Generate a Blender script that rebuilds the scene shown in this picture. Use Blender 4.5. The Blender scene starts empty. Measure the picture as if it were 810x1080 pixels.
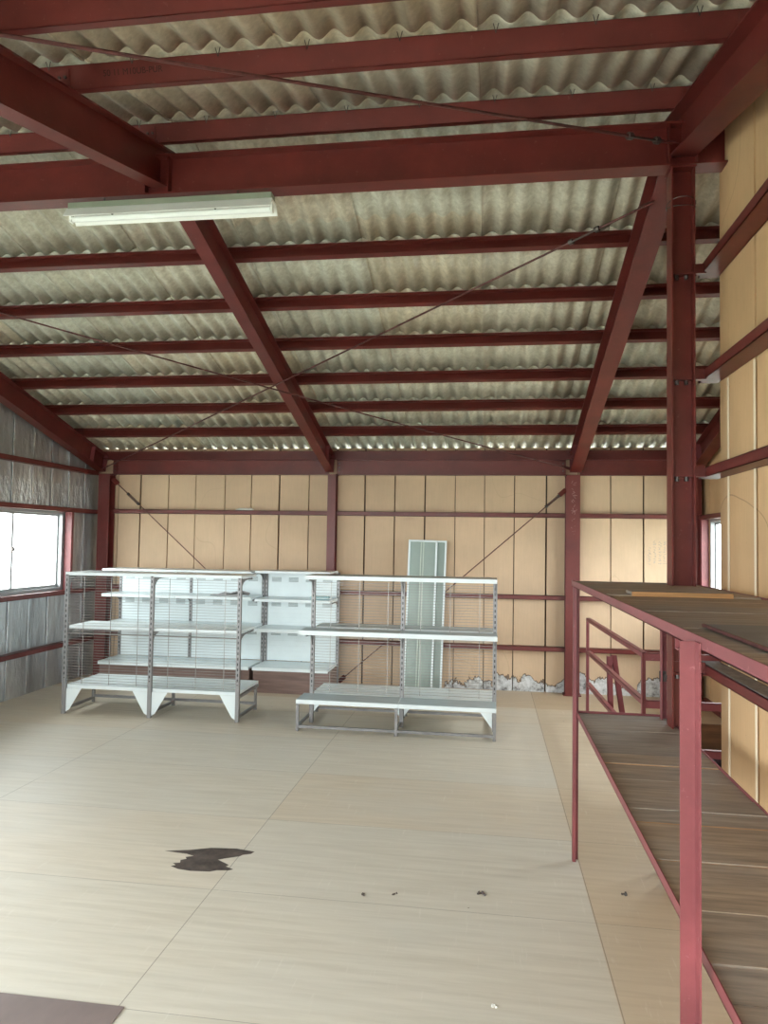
import bpy, bmesh, math, random
from mathutils import Vector, Matrix
random.seed(7)
S = bpy.context.scene
COL = S.collection

# ------------------------------------------------------------------ camera, sky, light, exposure
cam_data = bpy.data.cameras.new('camera')
cam = bpy.data.objects.new('camera', cam_data); COL.objects.link(cam)
cam_data.sensor_fit = 'HORIZONTAL'; cam_data.sensor_width = 36.0
cam_data.lens = 36.0 * 766.16 / 810.0
cam_data.clip_start = 0.02
YAW, PITCH, ROLL = 0.143934, 0.0413258, 0.0155268
fw = Vector((-math.sin(YAW)*math.cos(PITCH), math.cos(YAW)*math.cos(PITCH), math.sin(PITCH)))
rt = Vector((math.cos(YAW), math.sin(YAW), 0)); up = rt.cross(fw)
r2 = math.cos(ROLL)*rt + math.sin(ROLL)*up; u2 = -math.sin(ROLL)*rt + math.cos(ROLL)*up
m = Matrix((r2, u2, -fw)).transposed().to_4x4(); m.translation = Vector((0, 0, 1.70))
cam.matrix_world = m
S.camera = cam

world = bpy.data.worlds.new('overcast_sky'); S.world = world; world.use_nodes = True
wn = world.node_tree.nodes; wl = world.node_tree.links
bgn = wn['Background']; bgn.inputs[0].default_value = (0.98, 0.99, 1.0, 1); bgn.inputs[1].default_value = 2.6
def portal(name, loc, rot, sx, sy):
    d = bpy.data.lights.new(name, 'AREA'); d.shape = 'RECTANGLE'; d.size = sx; d.size_y = sy
    d.cycles.is_portal = True
    o = bpy.data.objects.new(name, d); o.location = loc; o.rotation_euler = rot; COL.objects.link(o)
PI = math.pi
portal('portal_left_window', (-5.02, 7.0, 1.54), (0, -PI/2, 0), 0.95, 1.8)
portal('portal_added_left_window', (-5.02, 1.9, 1.6), (0, -PI/2, 0), 1.3, 3.2)
portal('portal_front_window', (-2.1, -0.72, 1.45), (PI/2, 0, 0), 4.9, 1.9)
portal('portal_right_window', (2.5, 6.67, 1.55), (0, PI/2, 0), 1.0, 3.4)

S.view_settings.view_transform = 'Standard'
try: S.view_settings.look = 'None'
except Exception: pass
S.view_settings.gamma = 1.0
S.view_settings.use_curve_mapping = False
S.view_settings.exposure = 2.68
S.cycles.max_bounces = 10
S.cycles.diffuse_bounces = 7
S.cycles.transparent_max_bounces = 24
S.cycles.sample_clamp_indirect = 6

# ------------------------------------------------------------------ materials
MATS = {}
def nodes_of(name):
    mt = bpy.data.materials.new(name); mt.use_nodes = True
    nt = mt.node_tree; b = nt.nodes['Principled BSDF']
    MATS[name] = mt
    return mt, nt, b
def N(nt, typ, **kw):
    n = nt.nodes.new(typ)
    for k, v in kw.items(): setattr(n, k, v)
    return n
def coords(nt, scale=(1,1,1), world_space=True):
    if world_space:
        g = N(nt, 'ShaderNodeNewGeometry'); src = g.outputs['Position']
    else:
        g = N(nt, 'ShaderNodeTexCoord'); src = g.outputs['Object']
    mp = N(nt, 'ShaderNodeMapping'); mp.inputs['Scale'].default_value = scale
    nt.links.new(src, mp.inputs[0]); return mp.outputs[0]
def noise(nt, vec, scale, detail=4, rough=0.6):
    n = N(nt, 'ShaderNodeTexNoise'); n.inputs['Scale'].default_value = scale
    n.inputs['Detail'].default_value = detail; n.inputs['Roughness'].default_value = rough
    nt.links.new(vec, n.inputs['Vector']); return n.outputs[0]
def ramp(nt, fac, stops):
    r = N(nt, 'ShaderNodeValToRGB'); e = r.color_ramp.elements
    e[0].position, e[0].color = stops[0][0], (*stops[0][1], 1)
    e[1].position, e[1].color = stops[-1][0], (*stops[-1][1], 1)
    for p, c in stops[1:-1]:
        k = e.new(p); k.color = (*c, 1)
    nt.links.new(fac, r.inputs[0]); return r.outputs[0]
def mix(nt, fac, a, b, mode='MIX'):
    n = N(nt, 'ShaderNodeMix', data_type='RGBA', blend_type=mode)
    for i, v in ((0, fac), (6, a), (7, b)):
        if isinstance(v, (int, float)): n.inputs[i].default_value = v
        elif isinstance(v, tuple): n.inputs[i].default_value = (*v, 1)
        else: nt.links.new(v, n.inputs[i])
    return n.outputs[2]
def math_(nt, op, a, b=0.0, c=0.0):
    n = N(nt, 'ShaderNodeMath', operation=op)
    for i, v in enumerate((a, b, c)):
        if isinstance(v, (int, float)): n.inputs[i].default_value = v
        else: nt.links.new(v, n.inputs[i])
    return n.outputs[0]
def bump(nt, b, h, strength, dist=0.01):
    n = N(nt, 'ShaderNodeBump'); n.inputs['Strength'].default_value = strength; n.inputs['Distance'].default_value = dist
    nt.links.new(h, n.inputs['Height']); nt.links.new(n.outputs[0], b.inputs['Normal'])
def simple(name, col, rough=0.5, metal=0.0, var=0.0, scale=8, stretch=(1,1,1), bmp=0.0):
    mt, nt, b = nodes_of(name)
    b.inputs['Roughness'].default_value = rough; b.inputs['Metallic'].default_value = metal
    v = coords(nt, stretch)
    f = noise(nt, v, scale)
    lo = tuple(max(0, c*(1-var)) for c in col); hi = tuple(min(1, c*(1+var)) for c in col)
    nt.links.new(ramp(nt, f, [(0.3, lo), (0.7, hi)]), b.inputs['Base Color'])
    if bmp: bump(nt, b, f, bmp)
    return mt

def red_paint(name, col, dust, rough=0.5):
    mt, nt, b = nodes_of(name)
    v = coords(nt)
    f = noise(nt, v, 3.5, 6, 0.65)
    base = ramp(nt, f, [(0.3, tuple(c*0.72 for c in col)), (0.7, tuple(min(1, c*1.2) for c in col))])
    f2 = noise(nt, v, 38, 4, 0.7)
    spots = ramp(nt, f2, [(0.64, (0,0,0)), (0.74, (1,1,1))])
    c = mix(nt, math_(nt, 'MULTIPLY', spots, 0.35), base, dust)
    nt.links.new(c, b.inputs['Base Color'])
    b.inputs['Roughness'].default_value = rough
    return mt
RED = red_paint('red_oxide_paint', (0.135, 0.021, 0.017), (0.33, 0.16, 0.14), 0.42)
REDP = red_paint('faded_red_paint', (0.21, 0.052, 0.057), (0.55, 0.30, 0.30), 0.45)
STEEL = simple('dark_hardware', (0.10, 0.085, 0.08), 0.45, 0.6, 0.3, 20)
ROD = simple('rusty_rod', (0.10, 0.03, 0.028), 0.5, 0.2, 0.35, 30)

def board_mat(name, col, damage=False):
    mt, nt, b = nodes_of(name)
    v = coords(nt)
    f = noise(nt, v, 1.3, 5, 0.6)
    f2 = noise(nt, coords(nt, (60, 60, 4)), 1.0, 3, 0.7)
    c = ramp(nt, f, [(0.28, tuple(x*0.86 for x in col)), (0.72, tuple(min(1, x*1.08) for x in col))])
    c = mix(nt, 0.10, c, ramp(nt, f2, [(0.35, (0.5,0.5,0.5)), (0.65, (1,1,1))]), 'MULTIPLY')
    # brown water marks: thin contour lines of a large noise field
    w = noise(nt, coords(nt, (1, 1, 0.6)), 1.1, 1, 0.4)
    d = math_(nt, 'ABSOLUTE', math_(nt, 'SUBTRACT', w, 0.63))
    line = math_(nt, 'LESS_THAN', d, 0.0014)
    c = mix(nt, math_(nt, 'MULTIPLY', line, 0.12 if damage else 0.4), c, (0.17, 0.09, 0.04))
    sp = noise(nt, v, 90, 2, 0.5)
    c = mix(nt, math_(nt, 'MULTIPLY', math_(nt, 'GREATER_THAN', sp, 0.76), 0.5), c, (0.16, 0.10, 0.06))
    if damage:   # facing torn away along the foot of the wall, silvery lining showing
        sep = N(nt, 'ShaderNodeSeparateXYZ'); g = N(nt, 'ShaderNodeNewGeometry'); nt.links.new(g.outputs['Position'], sep.inputs[0])
        nz = noise(nt, coords(nt, (1, 1, 0.5)), 3.2, 5, 0.62)
        xr = N(nt, 'ShaderNodeMapRange'); xr.inputs[1].default_value = -0.9; xr.inputs[2].default_value = 0.1
        xr.inputs[3].default_value = -0.25; xr.inputs[4].default_value = 0.0; nt.links.new(sep.outputs[0], xr.inputs[0])
        lim = math_(nt, 'ADD', math_(nt, 'MULTIPLY_ADD', nz, 0.75, -0.235), xr.outputs[0])
        dd = math_(nt, 'SUBTRACT', lim, sep.outputs[2])
        inside = math_(nt, 'GREATER_THAN', dd, 0.0)
        edge = math_(nt, 'LESS_THAN', math_(nt, 'ABSOLUTE', dd), 0.010)
        n2 = noise(nt, v, 14, 5, 0.7)
        foil = ramp(nt, n2, [(0.34, (0.16,0.15,0.15)), (0.46, (0.50,0.50,0.50)), (0.62, (0.72,0.72,0.73))])
        c = mix(nt, inside, c, foil)
        c = mix(nt, math_(nt, 'MULTIPLY', edge, 0.85), c, (0.10, 0.055, 0.03))
    nt.links.new(c, b.inputs['Base Color'])
    b.inputs['Roughness'].default_value = 0.75
    bump(nt, b, f2, 0.15, 0.004)
    return mt
TAN = board_mat('tan_insulation_board', (0.64, 0.455, 0.30), True)
TANR = board_mat('ochre_insulation_board', (0.63, 0.40, 0.21))
BACKING = simple('dark_backing', (0.09, 0.055, 0.035), 0.9, 0, 0.2, 10)

mt, nt, b = nodes_of('silver_foil_facing')
v = coords(nt, (1, 1, 0.35)); f = noise(nt, v, 2.2, 5, 0.6)
nt.links.new(ramp(nt, f, [(0.3, (0.34,0.34,0.345)), (0.55, (0.58,0.59,0.60)), (0.75, (0.80,0.81,0.82))]), b.inputs['Base Color'])
b.inputs['Metallic'].default_value = 0.7; b.inputs['Roughness'].default_value = 0.30
f2 = noise(nt, coords(nt, (1, 3, 1)), 3.5, 5, 0.55); g = N(nt, 'ShaderNodeNewGeometry'); sp_ = N(nt, 'ShaderNodeSeparateXYZ'); nt.links.new(g.outputs['Position'], sp_.inputs[0])
band = math_(nt, 'MULTIPLY', math_(nt, 'GREATER_THAN', sp_.outputs[2], 2.03), math_(nt, 'LESS_THAN', sp_.outputs[2], 2.32))
cr = noise(nt, coords(nt, (1, 2.2, 0.9)), 8, 4, 0.6)
hh = math_(nt, 'ADD', f2, math_(nt, 'MULTIPLY', math_(nt, 'MULTIPLY', band, cr), 1.3))
bump(nt, b, hh, 0.6, 0.05)
FOIL = mt

def slate():
    mt, nt, b = nodes_of('weathered_slate_sheet')
    g = N(nt, 'ShaderNodeNewGeometry'); sep = N(nt, 'ShaderNodeSeparateXYZ'); nt.links.new(g.outputs['Position'], sep.inputs[0])
    cell = math_(nt, 'FLOOR', math_(nt, 'DIVIDE', math_(nt, 'ADD', sep.outputs[0], 10.33), 0.855))
    row = math_(nt, 'FLOOR', math_(nt, 'DIVIDE', sep.outputs[1], 1.6))
    cmb = N(nt, 'ShaderNodeCombineXYZ'); nt.links.new(cell, cmb.inputs[0]); nt.links.new(row, cmb.inputs[1])
    wn_ = N(nt, 'ShaderNodeTexWhiteNoise', noise_dimensions='3D'); nt.links.new(cmb.outputs[0], wn_.inputs[0])
    tint = ramp(nt, wn_.outputs[0], [(0.0, (0.68,0.60,0.44)), (0.4, (0.70,0.65,0.53)), (0.7, (0.66,0.65,0.54)), (1.0, (0.60,0.62,0.54))])
    v = coords(nt)
    f = noise(nt, v, 26, 5, 0.75)
    c = mix(nt, 0.55, tint, ramp(nt, f, [(0.32, (0.42,0.38,0.30)), (0.62, (1,1,1))]), 'MULTIPLY')
    f3 = noise(nt, coords(nt, (2.5, 0.8, 0.8)), 1.6, 5, 0.7)
    c = mix(nt, ramp(nt, f3, [(0.46, (0,0,0)), (0.66, (0.55,0.55,0.55))]), c, (0.27, 0.235, 0.165))
    f4 = noise(nt, v, 70, 2, 0.5)
    c = mix(nt, math_(nt, 'MULTIPLY', math_(nt, 'GREATER_THAN', f4, 0.7), 0.4), c, (0.75, 0.72, 0.6))
    nt.links.new(c, b.inputs['Base Color']); b.inputs['Roughness'].default_value = 0.34
    bump(nt, b, f, 0.2, 0.003)
    return mt
SLATE = slate()

def plywood():
    mt, nt, b = nodes_of('scuffed_plywood_floor')
    g = N(nt, 'ShaderNodeNewGeometry'); sep = N(nt, 'ShaderNodeSeparateXYZ'); nt.links.new(g.outputs['Position'], sep.inputs[0])
    X, Y = sep.outputs[0], sep.outputs[1]
    ux = math_(nt, 'DIVIDE', math_(nt, 'ADD', X, 1.315+18.1), 1.81)
    uy = math_(nt, 'DIVIDE', math_(nt, 'ADD', Y, 9.1-3.45), 0.91)
    ix = math_(nt, 'FLOOR', ux); iy = math_(nt, 'FLOOR', uy)
    cmb = N(nt, 'ShaderNodeCombineXYZ'); nt.links.new(ix, cmb.inputs[0]); nt.links.new(iy, cmb.inputs[1])
    wn_ = N(nt, 'ShaderNodeTexWhiteNoise', noise_dimensions='3D'); nt.links.new(cmb.outputs[0], wn_.inputs[0])
    base = ramp(nt, wn_.outputs[0], [(0.0, (0.65,0.555,0.435)), (0.5, (0.67,0.595,0.49)), (1.0, (0.64,0.59,0.505))])
    grain = noise(nt, coords(nt, (1.2, 16, 1)), 1.6, 6, 0.65)
    c = mix(nt, 0.32, base, ramp(nt, grain, [(0.35, (0.58,0.54,0.48)), (0.62, (1,1,1))]), 'MULTIPLY')
    cloud = noise(nt, coords(nt, (1, 1.6, 1)), 0.9, 5, 0.6)
    c = mix(nt, ramp(nt, cloud, [(0.42, (0,0,0)), (0.72, (0.5,0.5,0.5))]), c, (0.60, 0.57, 0.51))
    # the strip right of the last long seam is a browner ply
    warm = math_(nt, 'GREATER_THAN', X, 0.49)
    c = mix(nt, math_(nt, 'MULTIPLY', warm, 0.62), c, mix(nt, grain, (0.44, 0.31, 0.19), (0.62, 0.49, 0.33)))
    warm2 = math_(nt, 'GREATER_THAN', Y, 7.75)
    c = mix(nt, math_(nt, 'MULTIPLY', warm2, 0.45), c, (0.46, 0.31, 0.17))
    def seam(u, w):
        fr = math_(nt, 'FRACT', u)
        return math_(nt, 'MAXIMUM', math_(nt, 'LESS_THAN', fr, w), math_(nt, 'GREATER_THAN', fr, 1-w))
    s = math_(nt, 'MAXIMUM', seam(ux, 0.0012), seam(uy, 0.0017))
    c = mix(nt, math_(nt, 'MULTIPLY', s, 0.6), c, (0.13, 0.10, 0.075))
    sp = noise(nt, coords(nt), 9, 3, 0.5)
    c = mix(nt, math_(nt, 'MULTIPLY', math_(nt, 'GREATER_THAN', sp, 0.775), 0.7), c, (0.13, 0.09, 0.06))
    scr = noise(nt, coords(nt, (9, 0.8, 1)), 5, 4, 0.6)
    c = mix(nt, ramp(nt, scr, [(0.62, (0,0,0)), (0.75, (0.35,0.35,0.35))]), c, (0.78, 0.73, 0.65))
    nt.links.new(c, b.inputs['Base Color']); b.inputs['Roughness'].default_value = 0.5
    bump(nt, b, grain, 0.1, 0.002)
    return mt
PLY = plywood()

WHITE = simple('pale_blue_white_enamel', (0.74, 0.80, 0.81), 0.35, 0, 0.05, 3)
GREYSH = simple('grey_blue_shelf_enamel', (0.40, 0.47, 0.49), 0.35, 0, 0.12, 5, (1, 4, 1))
GREEN_RECESS = simple('grey_green_recess_shade', (0.30, 0.37, 0.33), 0.4, 0, 0.06, 4)  # leaning panels' inner sheet, recess shade put into its darker colour
FRAME = simple('grey_steel_frame', (0.23, 0.22, 0.22), 0.4, 0.35, 0.15, 12)
WIRE = simple('plated_wire', (0.30, 0.285, 0.27), 0.4, 0.5, 0.1, 12)
GRILLE = simple('grey_slot', (0.30, 0.34, 0.34), 0.6, 0, 0.1, 12)
PLINTH = simple('brown_plinth', (0.20, 0.125, 0.105), 0.6, 0, 0.25, 3, (1, 1, 14))
ALU = simple('aluminium_frame', (0.36, 0.37, 0.38), 0.4, 0.4, 0.05, 4)
LAMPW = simple('lamp_white_enamel', (0.80, 0.82, 0.78), 0.3, 0, 0.03, 4)
LAMPG = simple('lamp_shade_green_grey', (0.26, 0.29, 0.22), 0.5, 0, 0.1, 4)
TUBE = simple('glass_tube_white', (0.85, 0.88, 0.86), 0.2, 0, 0.01, 4)
DARK = simple('dark_cavity', (0.02, 0.018, 0.016), 0.9, 0, 0.1, 4)
GROUND = simple('outside_ground', (0.45, 0.47, 0.40), 0.9, 0, 0.2, 0.4)
RUBBER = simple('dark_grey_plate', (0.12, 0.135, 0.15), 0.45, 0.1, 0.25, 6)
STAIN = simple('dark_wet_patch', (0.075, 0.055, 0.048), 0.5, 0, 0.6, 16, (1, 1, 1))
BROWNB = simple('grey_brown_hardboard', (0.205, 0.155, 0.145), 0.45, 0, 0.22, 1.6, (2, 1, 1))
CLOTH = simple('maroon_black_cloth', (0.06, 0.035, 0.045), 0.9, 0, 0.7, 9)
RAWW = simple('raw_timber', (0.47, 0.25, 0.10), 0.7, 0, 0.25, 3, (1, 14, 14))
STAIRW = simple('brown_stair_timber', (0.17, 0.075, 0.03), 0.7, 0, 0.3, 3, (1, 10, 10))
PAPER = simple('white_plastic', (0.78, 0.76, 0.70), 0.5, 0, 0.1, 6)
INK = simple('stencil_ink', (0.035, 0.012, 0.01), 0.8, 0, 0.1, 6)
CHALK = simple('chalk', (0.36, 0.22, 0.21), 0.9, 0, 0.25, 60)
PENCIL = simple('grey_pencil', (0.33, 0.30, 0.27), 0.9, 0, 0.3, 40)

def plank_mat(name, a, b_):
    mt, nt, b = nodes_of(name)
    oi = N(nt, 'ShaderNodeObjectInfo')
    g1 = noise(nt, coords(nt, (2.0, 26, 1)), 1.5, 6, 0.7)
    base = mix(nt, oi.outputs['Random'], a, b_)
    c = mix(nt, 0.75, base, ramp(nt, g1, [(0.3, (0.34,0.32,0.31)), (0.66, (1.15,1.08,1.0))]), 'MULTIPLY')
    g2 = noise(nt, coords(nt), 3, 4, 0.6)
    c = mix(nt, ramp(nt, g2, [(0.5, (0,0,0)), (0.8, (0.6,0.6,0.6))]), c, (0.30, 0.28, 0.26))
    nt.links.new(c, b.inputs['Base Color']); b.inputs['Roughness'].default_value = 0.6
    bump(nt, b, g1, 0.3, 0.003)
    return mt
PLANK = plank_mat('weathered_plank', (0.42, 0.33, 0.25), (0.33, 0.305, 0.285))

mt, nt, b = nodes_of('slotted_upright')
g = N(nt, 'ShaderNodeNewGeometry'); sep = N(nt, 'ShaderNodeSeparateXYZ'); nt.links.new(g.outputs['Position'], sep.inputs[0])
fr = math_(nt, 'FRACT', math_(nt, 'DIVIDE', sep.outputs[2], 0.05))
slot = math_(nt, 'GREATER_THAN', fr, 0.5)
tc = N(nt, 'ShaderNodeTexCoord'); sp2 = N(nt, 'ShaderNodeSeparateXYZ'); nt.links.new(tc.outputs['Object'], sp2.inputs[0])
mid = math_(nt, 'LESS_THAN', math_(nt, 'ABSOLUTE', math_(nt, 'SUBTRACT', math_(nt, 'ABSOLUTE', sp2.outputs[0]), 0.0)), 0.0055)
hi = math_(nt, 'GREATER_THAN', sep.outputs[2], 0.34)
c = mix(nt, math_(nt, 'MULTIPLY', math_(nt, 'MULTIPLY', slot, mid), hi), (0.25, 0.24, 0.24), (0.02, 0.02, 0.02))
nt.links.new(c, b.inputs['Base Color']); b.inputs['Roughness'].default_value = 0.4; b.inputs['Metallic'].default_value = 0.3
SLOT = mt

mt, nt, b = nodes_of('window_glass')
out = nt.nodes['Material Output']
tr = N(nt, 'ShaderNodeBsdfTransparent'); tr.inputs[0].default_value = (0.93, 0.97, 0.97, 1)
gl = N(nt, 'ShaderNodeBsdfGlossy'); gl.inputs['Roughness'].default_value = 0.03
mx = N(nt, 'ShaderNodeMixShader'); mx.inputs[0].default_value = 0.06
nt.links.new(tr.outputs[0], mx.inputs[1]); nt.links.new(gl.outputs[0], mx.inputs[2]); nt.links.new(mx.outputs[0], out.inputs[0])
GLASS = mt

# ------------------------------------------------------------------ mesh helpers
EACH = {'bolt', 'hanger', 'cleat', 'stiffener_plate', 'gusset_plate', 'lamp_holder', 'screw', 'splice_plate', 'edge_flange', 'end_lip', 'stiffening_rib', 'turnbuckle', 'chalk_mark_x', 'rail_bracket', 'wire_loop'}
class MB:
    def __init__(s): s.bm = bmesh.new()
    def quadbox(s, c, ex, ey, ez):
        """box from corner c and three edge vectors"""
        c, ex, ey, ez = Vector(c), Vector(ex), Vector(ey), Vector(ez)
        v = [s.bm.verts.new(c + i*ex + j*ey + k*ez) for k in (0,1) for j in (0,1) for i in (0,1)]
        for f in ((0,2,3,1), (4,5,7,6), (0,1,5,4), (1,3,7,5), (3,2,6,7), (2,0,4,6)):
            s.bm.faces.new([v[i] for i in f])
        return s
    def box(s, x0, x1, y0, y1, z0, z1):
        return s.quadbox((x0, y0, z0), (x1-x0, 0, 0), (0, y1-y0, 0), (0, 0, z1-z0))
    def prof(s, p0, p1, u, v, rects):
        """rectangles (u0,u1,v0,v1) swept from p0 to p1"""
        p0, p1, u, v = Vector(p0), Vector(p1), Vector(u), Vector(v)
        for a, b_, c, d in rects:
            s.quadbox(p0 + a*u + c*v, p1-p0, (b_-a)*u, (d-c)*v)
        return s
    def prism(s, pts, ext):
        """polygon of 3D points extruded by ext"""
        ext = Vector(ext); a = [s.bm.verts.new(Vector(p)) for p in pts]; b_ = [s.bm.verts.new(Vector(p)+ext) for p in pts]
        n = len(pts); s.bm.faces.new(a[::-1]); s.bm.faces.new(b_)
        for i in range(n): s.bm.faces.new([a[i], a[(i+1) % n], b_[(i+1) % n], b_[i]])
        return s
    def rod(s, p0, p1, r, n=8, r1=None):
        p0, p1 = Vector(p0), Vector(p1); d = (p1-p0).normalized()
        a = d.orthogonal().normalized(); b_ = d.cross(a); r1 = r if r1 is None else r1
        A = [s.bm.verts.new(p0 + r*(math.cos(t)*a + math.sin(t)*b_)) for t in [2*PI*i/n for i in range(n)]]
        B = [s.bm.verts.new(p1 + r1*(math.cos(t)*a + math.sin(t)*b_)) for t in [2*PI*i/n for i in range(n)]]
        for i in range(n): s.bm.faces.new([A[i], A[(i+1) % n], B[(i+1) % n], B[i]])
        s.bm.faces.new(A[::-1]); s.bm.faces.new(B)
        return s
    def ring(s, c, nrm, R, r, n=16, k=6, sx=1.0, ax=None):
        c, nrm = Vector(c), Vector(nrm).normalized(); a = Vector(ax).normalized() if ax else nrm.orthogonal().normalized(); b_ = nrm.cross(a)
        rows = []
        for i in range(n):
            t = 2*PI*i/n; d = math.cos(t)*a + math.sin(t)*b_; cc = c + R*(sx*math.cos(t)*a + math.sin(t)*b_)
            rows.append([s.bm.verts.new(cc + r*(math.cos(q)*d + math.sin(q)*nrm)) for q in [2*PI*j/k for j in range(k)]])
        for i in range(n):
            for j in range(k):
                s.bm.faces.new([rows[i][j], rows[(i+1) % n][j], rows[(i+1) % n][(j+1) % k], rows[i][(j+1) % k]])
        return s
    def build(s, name, mat, parent=None, bevel=0.0, smooth=False):
        if name in EACH:
            bms = s.clusters()
            if len(bms) > 1:
                out = []
                for b_ in bms:
                    q = MB(); q.bm.free(); q.bm = b_; out.append(q._build(name, mat, parent, bevel, smooth))
                s.bm.free()
                return out[0]
        return s._build(name, mat, parent, bevel, smooth)
    def clusters(s):
        """the mesh's loose pieces, pieces whose boxes touch kept together"""
        bm = s.bm; bm.verts.ensure_lookup_table(); bm.verts.index_update()
        seen = {}; groups = []
        for v in bm.verts:
            if v.index in seen: continue
            st = [v]; seen[v.index] = len(groups); g = []
            while st:
                w = st.pop(); g.append(w)
                for e in w.link_edges:
                    o = e.other_vert(w)
                    if o.index not in seen: seen[o.index] = len(groups); st.append(o)
            groups.append(g)
        def bb(g): return [min(p.co[i] for p in g)-0.001 for i in range(3)] + [max(p.co[i] for p in g)+0.001 for i in range(3)]
        boxes = [bb(g) for g in groups]; n = len(groups); par = list(range(n))
        def find(a):
            while par[a] != a: a = par[a]
            return a
        for i in range(n):
            for j in range(i):
                if all(boxes[i][k] <= boxes[j][k+3] and boxes[j][k] <= boxes[i][k+3] for k in range(3)): par[find(i)] = find(j)
        roots = sorted(set(find(i) for i in range(n)))
        out = []
        for r in roots:
            nb = bmesh.new(); mp = {}
            for i in range(n):
                if find(i) == r:
                    for v in groups[i]: mp[v.index] = nb.verts.new(v.co)
            for f in bm.faces:
                if f.verts[0].index in mp: nb.faces.new([mp[v.index] for v in f.verts])
            out.append(nb)
        return out
    def _build(s, name, mat, parent=None, bevel=0.0, smooth=False):
        bmesh.ops.recalc_face_normals(s.bm, faces=s.bm.faces)
        me = bpy.data.meshes.new(name)
        # mesh origin at its base centre (or the parent's origin)
        if parent is None:
            xs = [v.co for v in s.bm.verts]
            o = Vector(((min(p.x for p in xs)+max(p.x for p in xs))/2, (min(p.y for p in xs)+max(p.y for p in xs))/2, min(p.z for p in xs)))
        else:
            o = Vector((0, 0, 0))
        bmesh.ops.translate(s.bm, verts=s.bm.verts, vec=-o)
        s.bm.to_mesh(me); s.bm.free()
        me.materials.append(mat)
        if smooth:
            for p in me.polygons: p.use_smooth = True
        ob = bpy.data.objects.new(name, me); COL.objects.link(ob)
        ob.location = o
        if parent is not None: ob.parent = parent
        if bevel:
            bv = ob.modifiers.new('bevel', 'BEVEL'); bv.width = bevel; bv.segments = 2; bv.limit_method = 'ANGLE'
        return ob
def tag(o, label=None, cat=None, group=None, kind=None):
    if label: o['label'] = label
    if cat: o['category'] = cat
    if group: o['group'] = group
    if kind: o['kind'] = kind
    return o
def thing(name, loc, label, cat, group=None, rz=0.0):
    o = bpy.data.objects.new(name, None); COL.objects.link(o); o.location = loc; o.rotation_euler = (0, 0, rz)
    o.empty_display_size = 0.1
    return tag(o, label, cat, group)
def copy_tree(o, parent=None):
    c = o.copy(); COL.objects.link(c)
    if parent is not None: c.parent = parent
    for ch in list(o.children): copy_tree(ch, c)
    return c
def struct(o): o['kind'] = 'structure'; return o

# ------------------------------------------------------------------ building dimensions (metres)
RIDGE_Y, EAVE_B, EAVE_F = 4.03, 8.63, -0.60
SB, SF = 0.276, 0.268
def raft_bot(y):            # underside of the rafters
    return 2.52 + SB*(8.54-y) if y > RIDGE_Y else 3.73 - SF*(3.9-y)
def raft_top(y): return raft_bot(y) + 0.226
def roof_z(y): return raft_top(y) + 0.108
XL, XR, XT = -4.93, 2.38, 1.185     # left wall, far right wall, near right (tan) wall
OPEN = (1.06, 2.36, 4.3, 7.45)      # stair opening in the floor

# ------------------------------------------------------------------ shell: floor
fb = MB()
fb.box(-5.05, OPEN[0], -0.7, 8.75, -0.06, 0)
fb.box(OPEN[0], 2.5, OPEN[3], 8.75, -0.06, 0)
fb.box(OPEN[0], 2.5, -0.7, OPEN[2], -0.06, 0)
struct(fb.build('floor', PLY))
# ground outside, one storey below
struct(MB().box(-60, 60, -60, 70, -3.5, -3.4).build('trim_1', GROUND))

# walls out of vertical boards with dark gaps, on an outer skin added to block light through them
def wall(name, axis, pos, out, a0, a1, cuts, zt, holes, mat, gap=0.007, z0=0.0, jitter=0.004, skin=True, skinmat=None):
    """axis 'x': the wall runs along x at y=pos; 'y': along y at x=pos. out = sign of the outside direction."""
    cuts = sorted([c for c in cuts if a0 < c < a1])
    def strips(points, g, d0, d1, jit):
        mb = MB()
        wob = {p: random.uniform(-0.010, 0.010) if (g and p not in (a0, a1)) else 0.0 for p in points}
        gp = {p: g*random.uniform(0.5, 1.5) for p in points}
        for i in range(len(points)-1):
            p, q = points[i], points[i+1]
            sub = sorted(set([p, q] + [h for hl in holes for h in hl[:2] if p < h < q]))
            for k in range(len(sub)-1):
                s0, s1 = sub[k], sub[k+1]; mid = (s0+s1)/2
                e0 = s0 + (gp[p]/2 if s0 == p else 0); e1 = s1 - (gp[q]/2 if s1 == q else 0)
                w0 = wob[p] if s0 == p else 0.0; w1 = wob[q] if s1 == q else 0.0
                segs = [(z0, None)]
                for h in holes:
                    if h[0] <= mid <= h[1]: segs = [(z0, h[2]), (h[3], None)]
                j = random.uniform(-jit, jit)
                for zl, zh in segs:
                    t0 = zh if zh is not None else zt(e0); t1 = zh if zh is not None else zt(e1)
                    if (t0+t1)/2 <= zl + 0.01: continue
                    a, b_ = pos + out*(d0+j), pos + out*(d1+j)
                    if axis == 'x': pts = [(e0+w0, a, zl), (e1+w1, a, zl), (e1, a, t1), (e0, a, t0)]; ext = (0, b_-a, 0)
                    else: pts = [(a, e0+w0, zl), (a, e1+w1, zl), (a, e1, t1), (a, e0, t0)]; ext = (b_-a, 0, 0)
                    mb.prism(pts, ext)
        return mb
    w = struct(strips([a0]+cuts+[a1], gap, 0.0, 0.03, jitter).build(name, mat))
    if skin:
        sk = strips([a0]+[c for c in cuts]+[a1], 0.0, 0.045, 0.09, 0.0)
        o = sk.build('light_block_skin', skinmat or BACKING, None)
        mw = o.location.copy(); o.parent = w; o.location = mw - w.location
    return w
bcuts = [-4.66,-4.36,-3.99,-3.63,-3.25,-2.91,-2.55,-2.18,-1.83,-1.485,-1.12,-.757,-.40,-.057,.293,.66,1.02,1.38,1.745,2.10]
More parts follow.
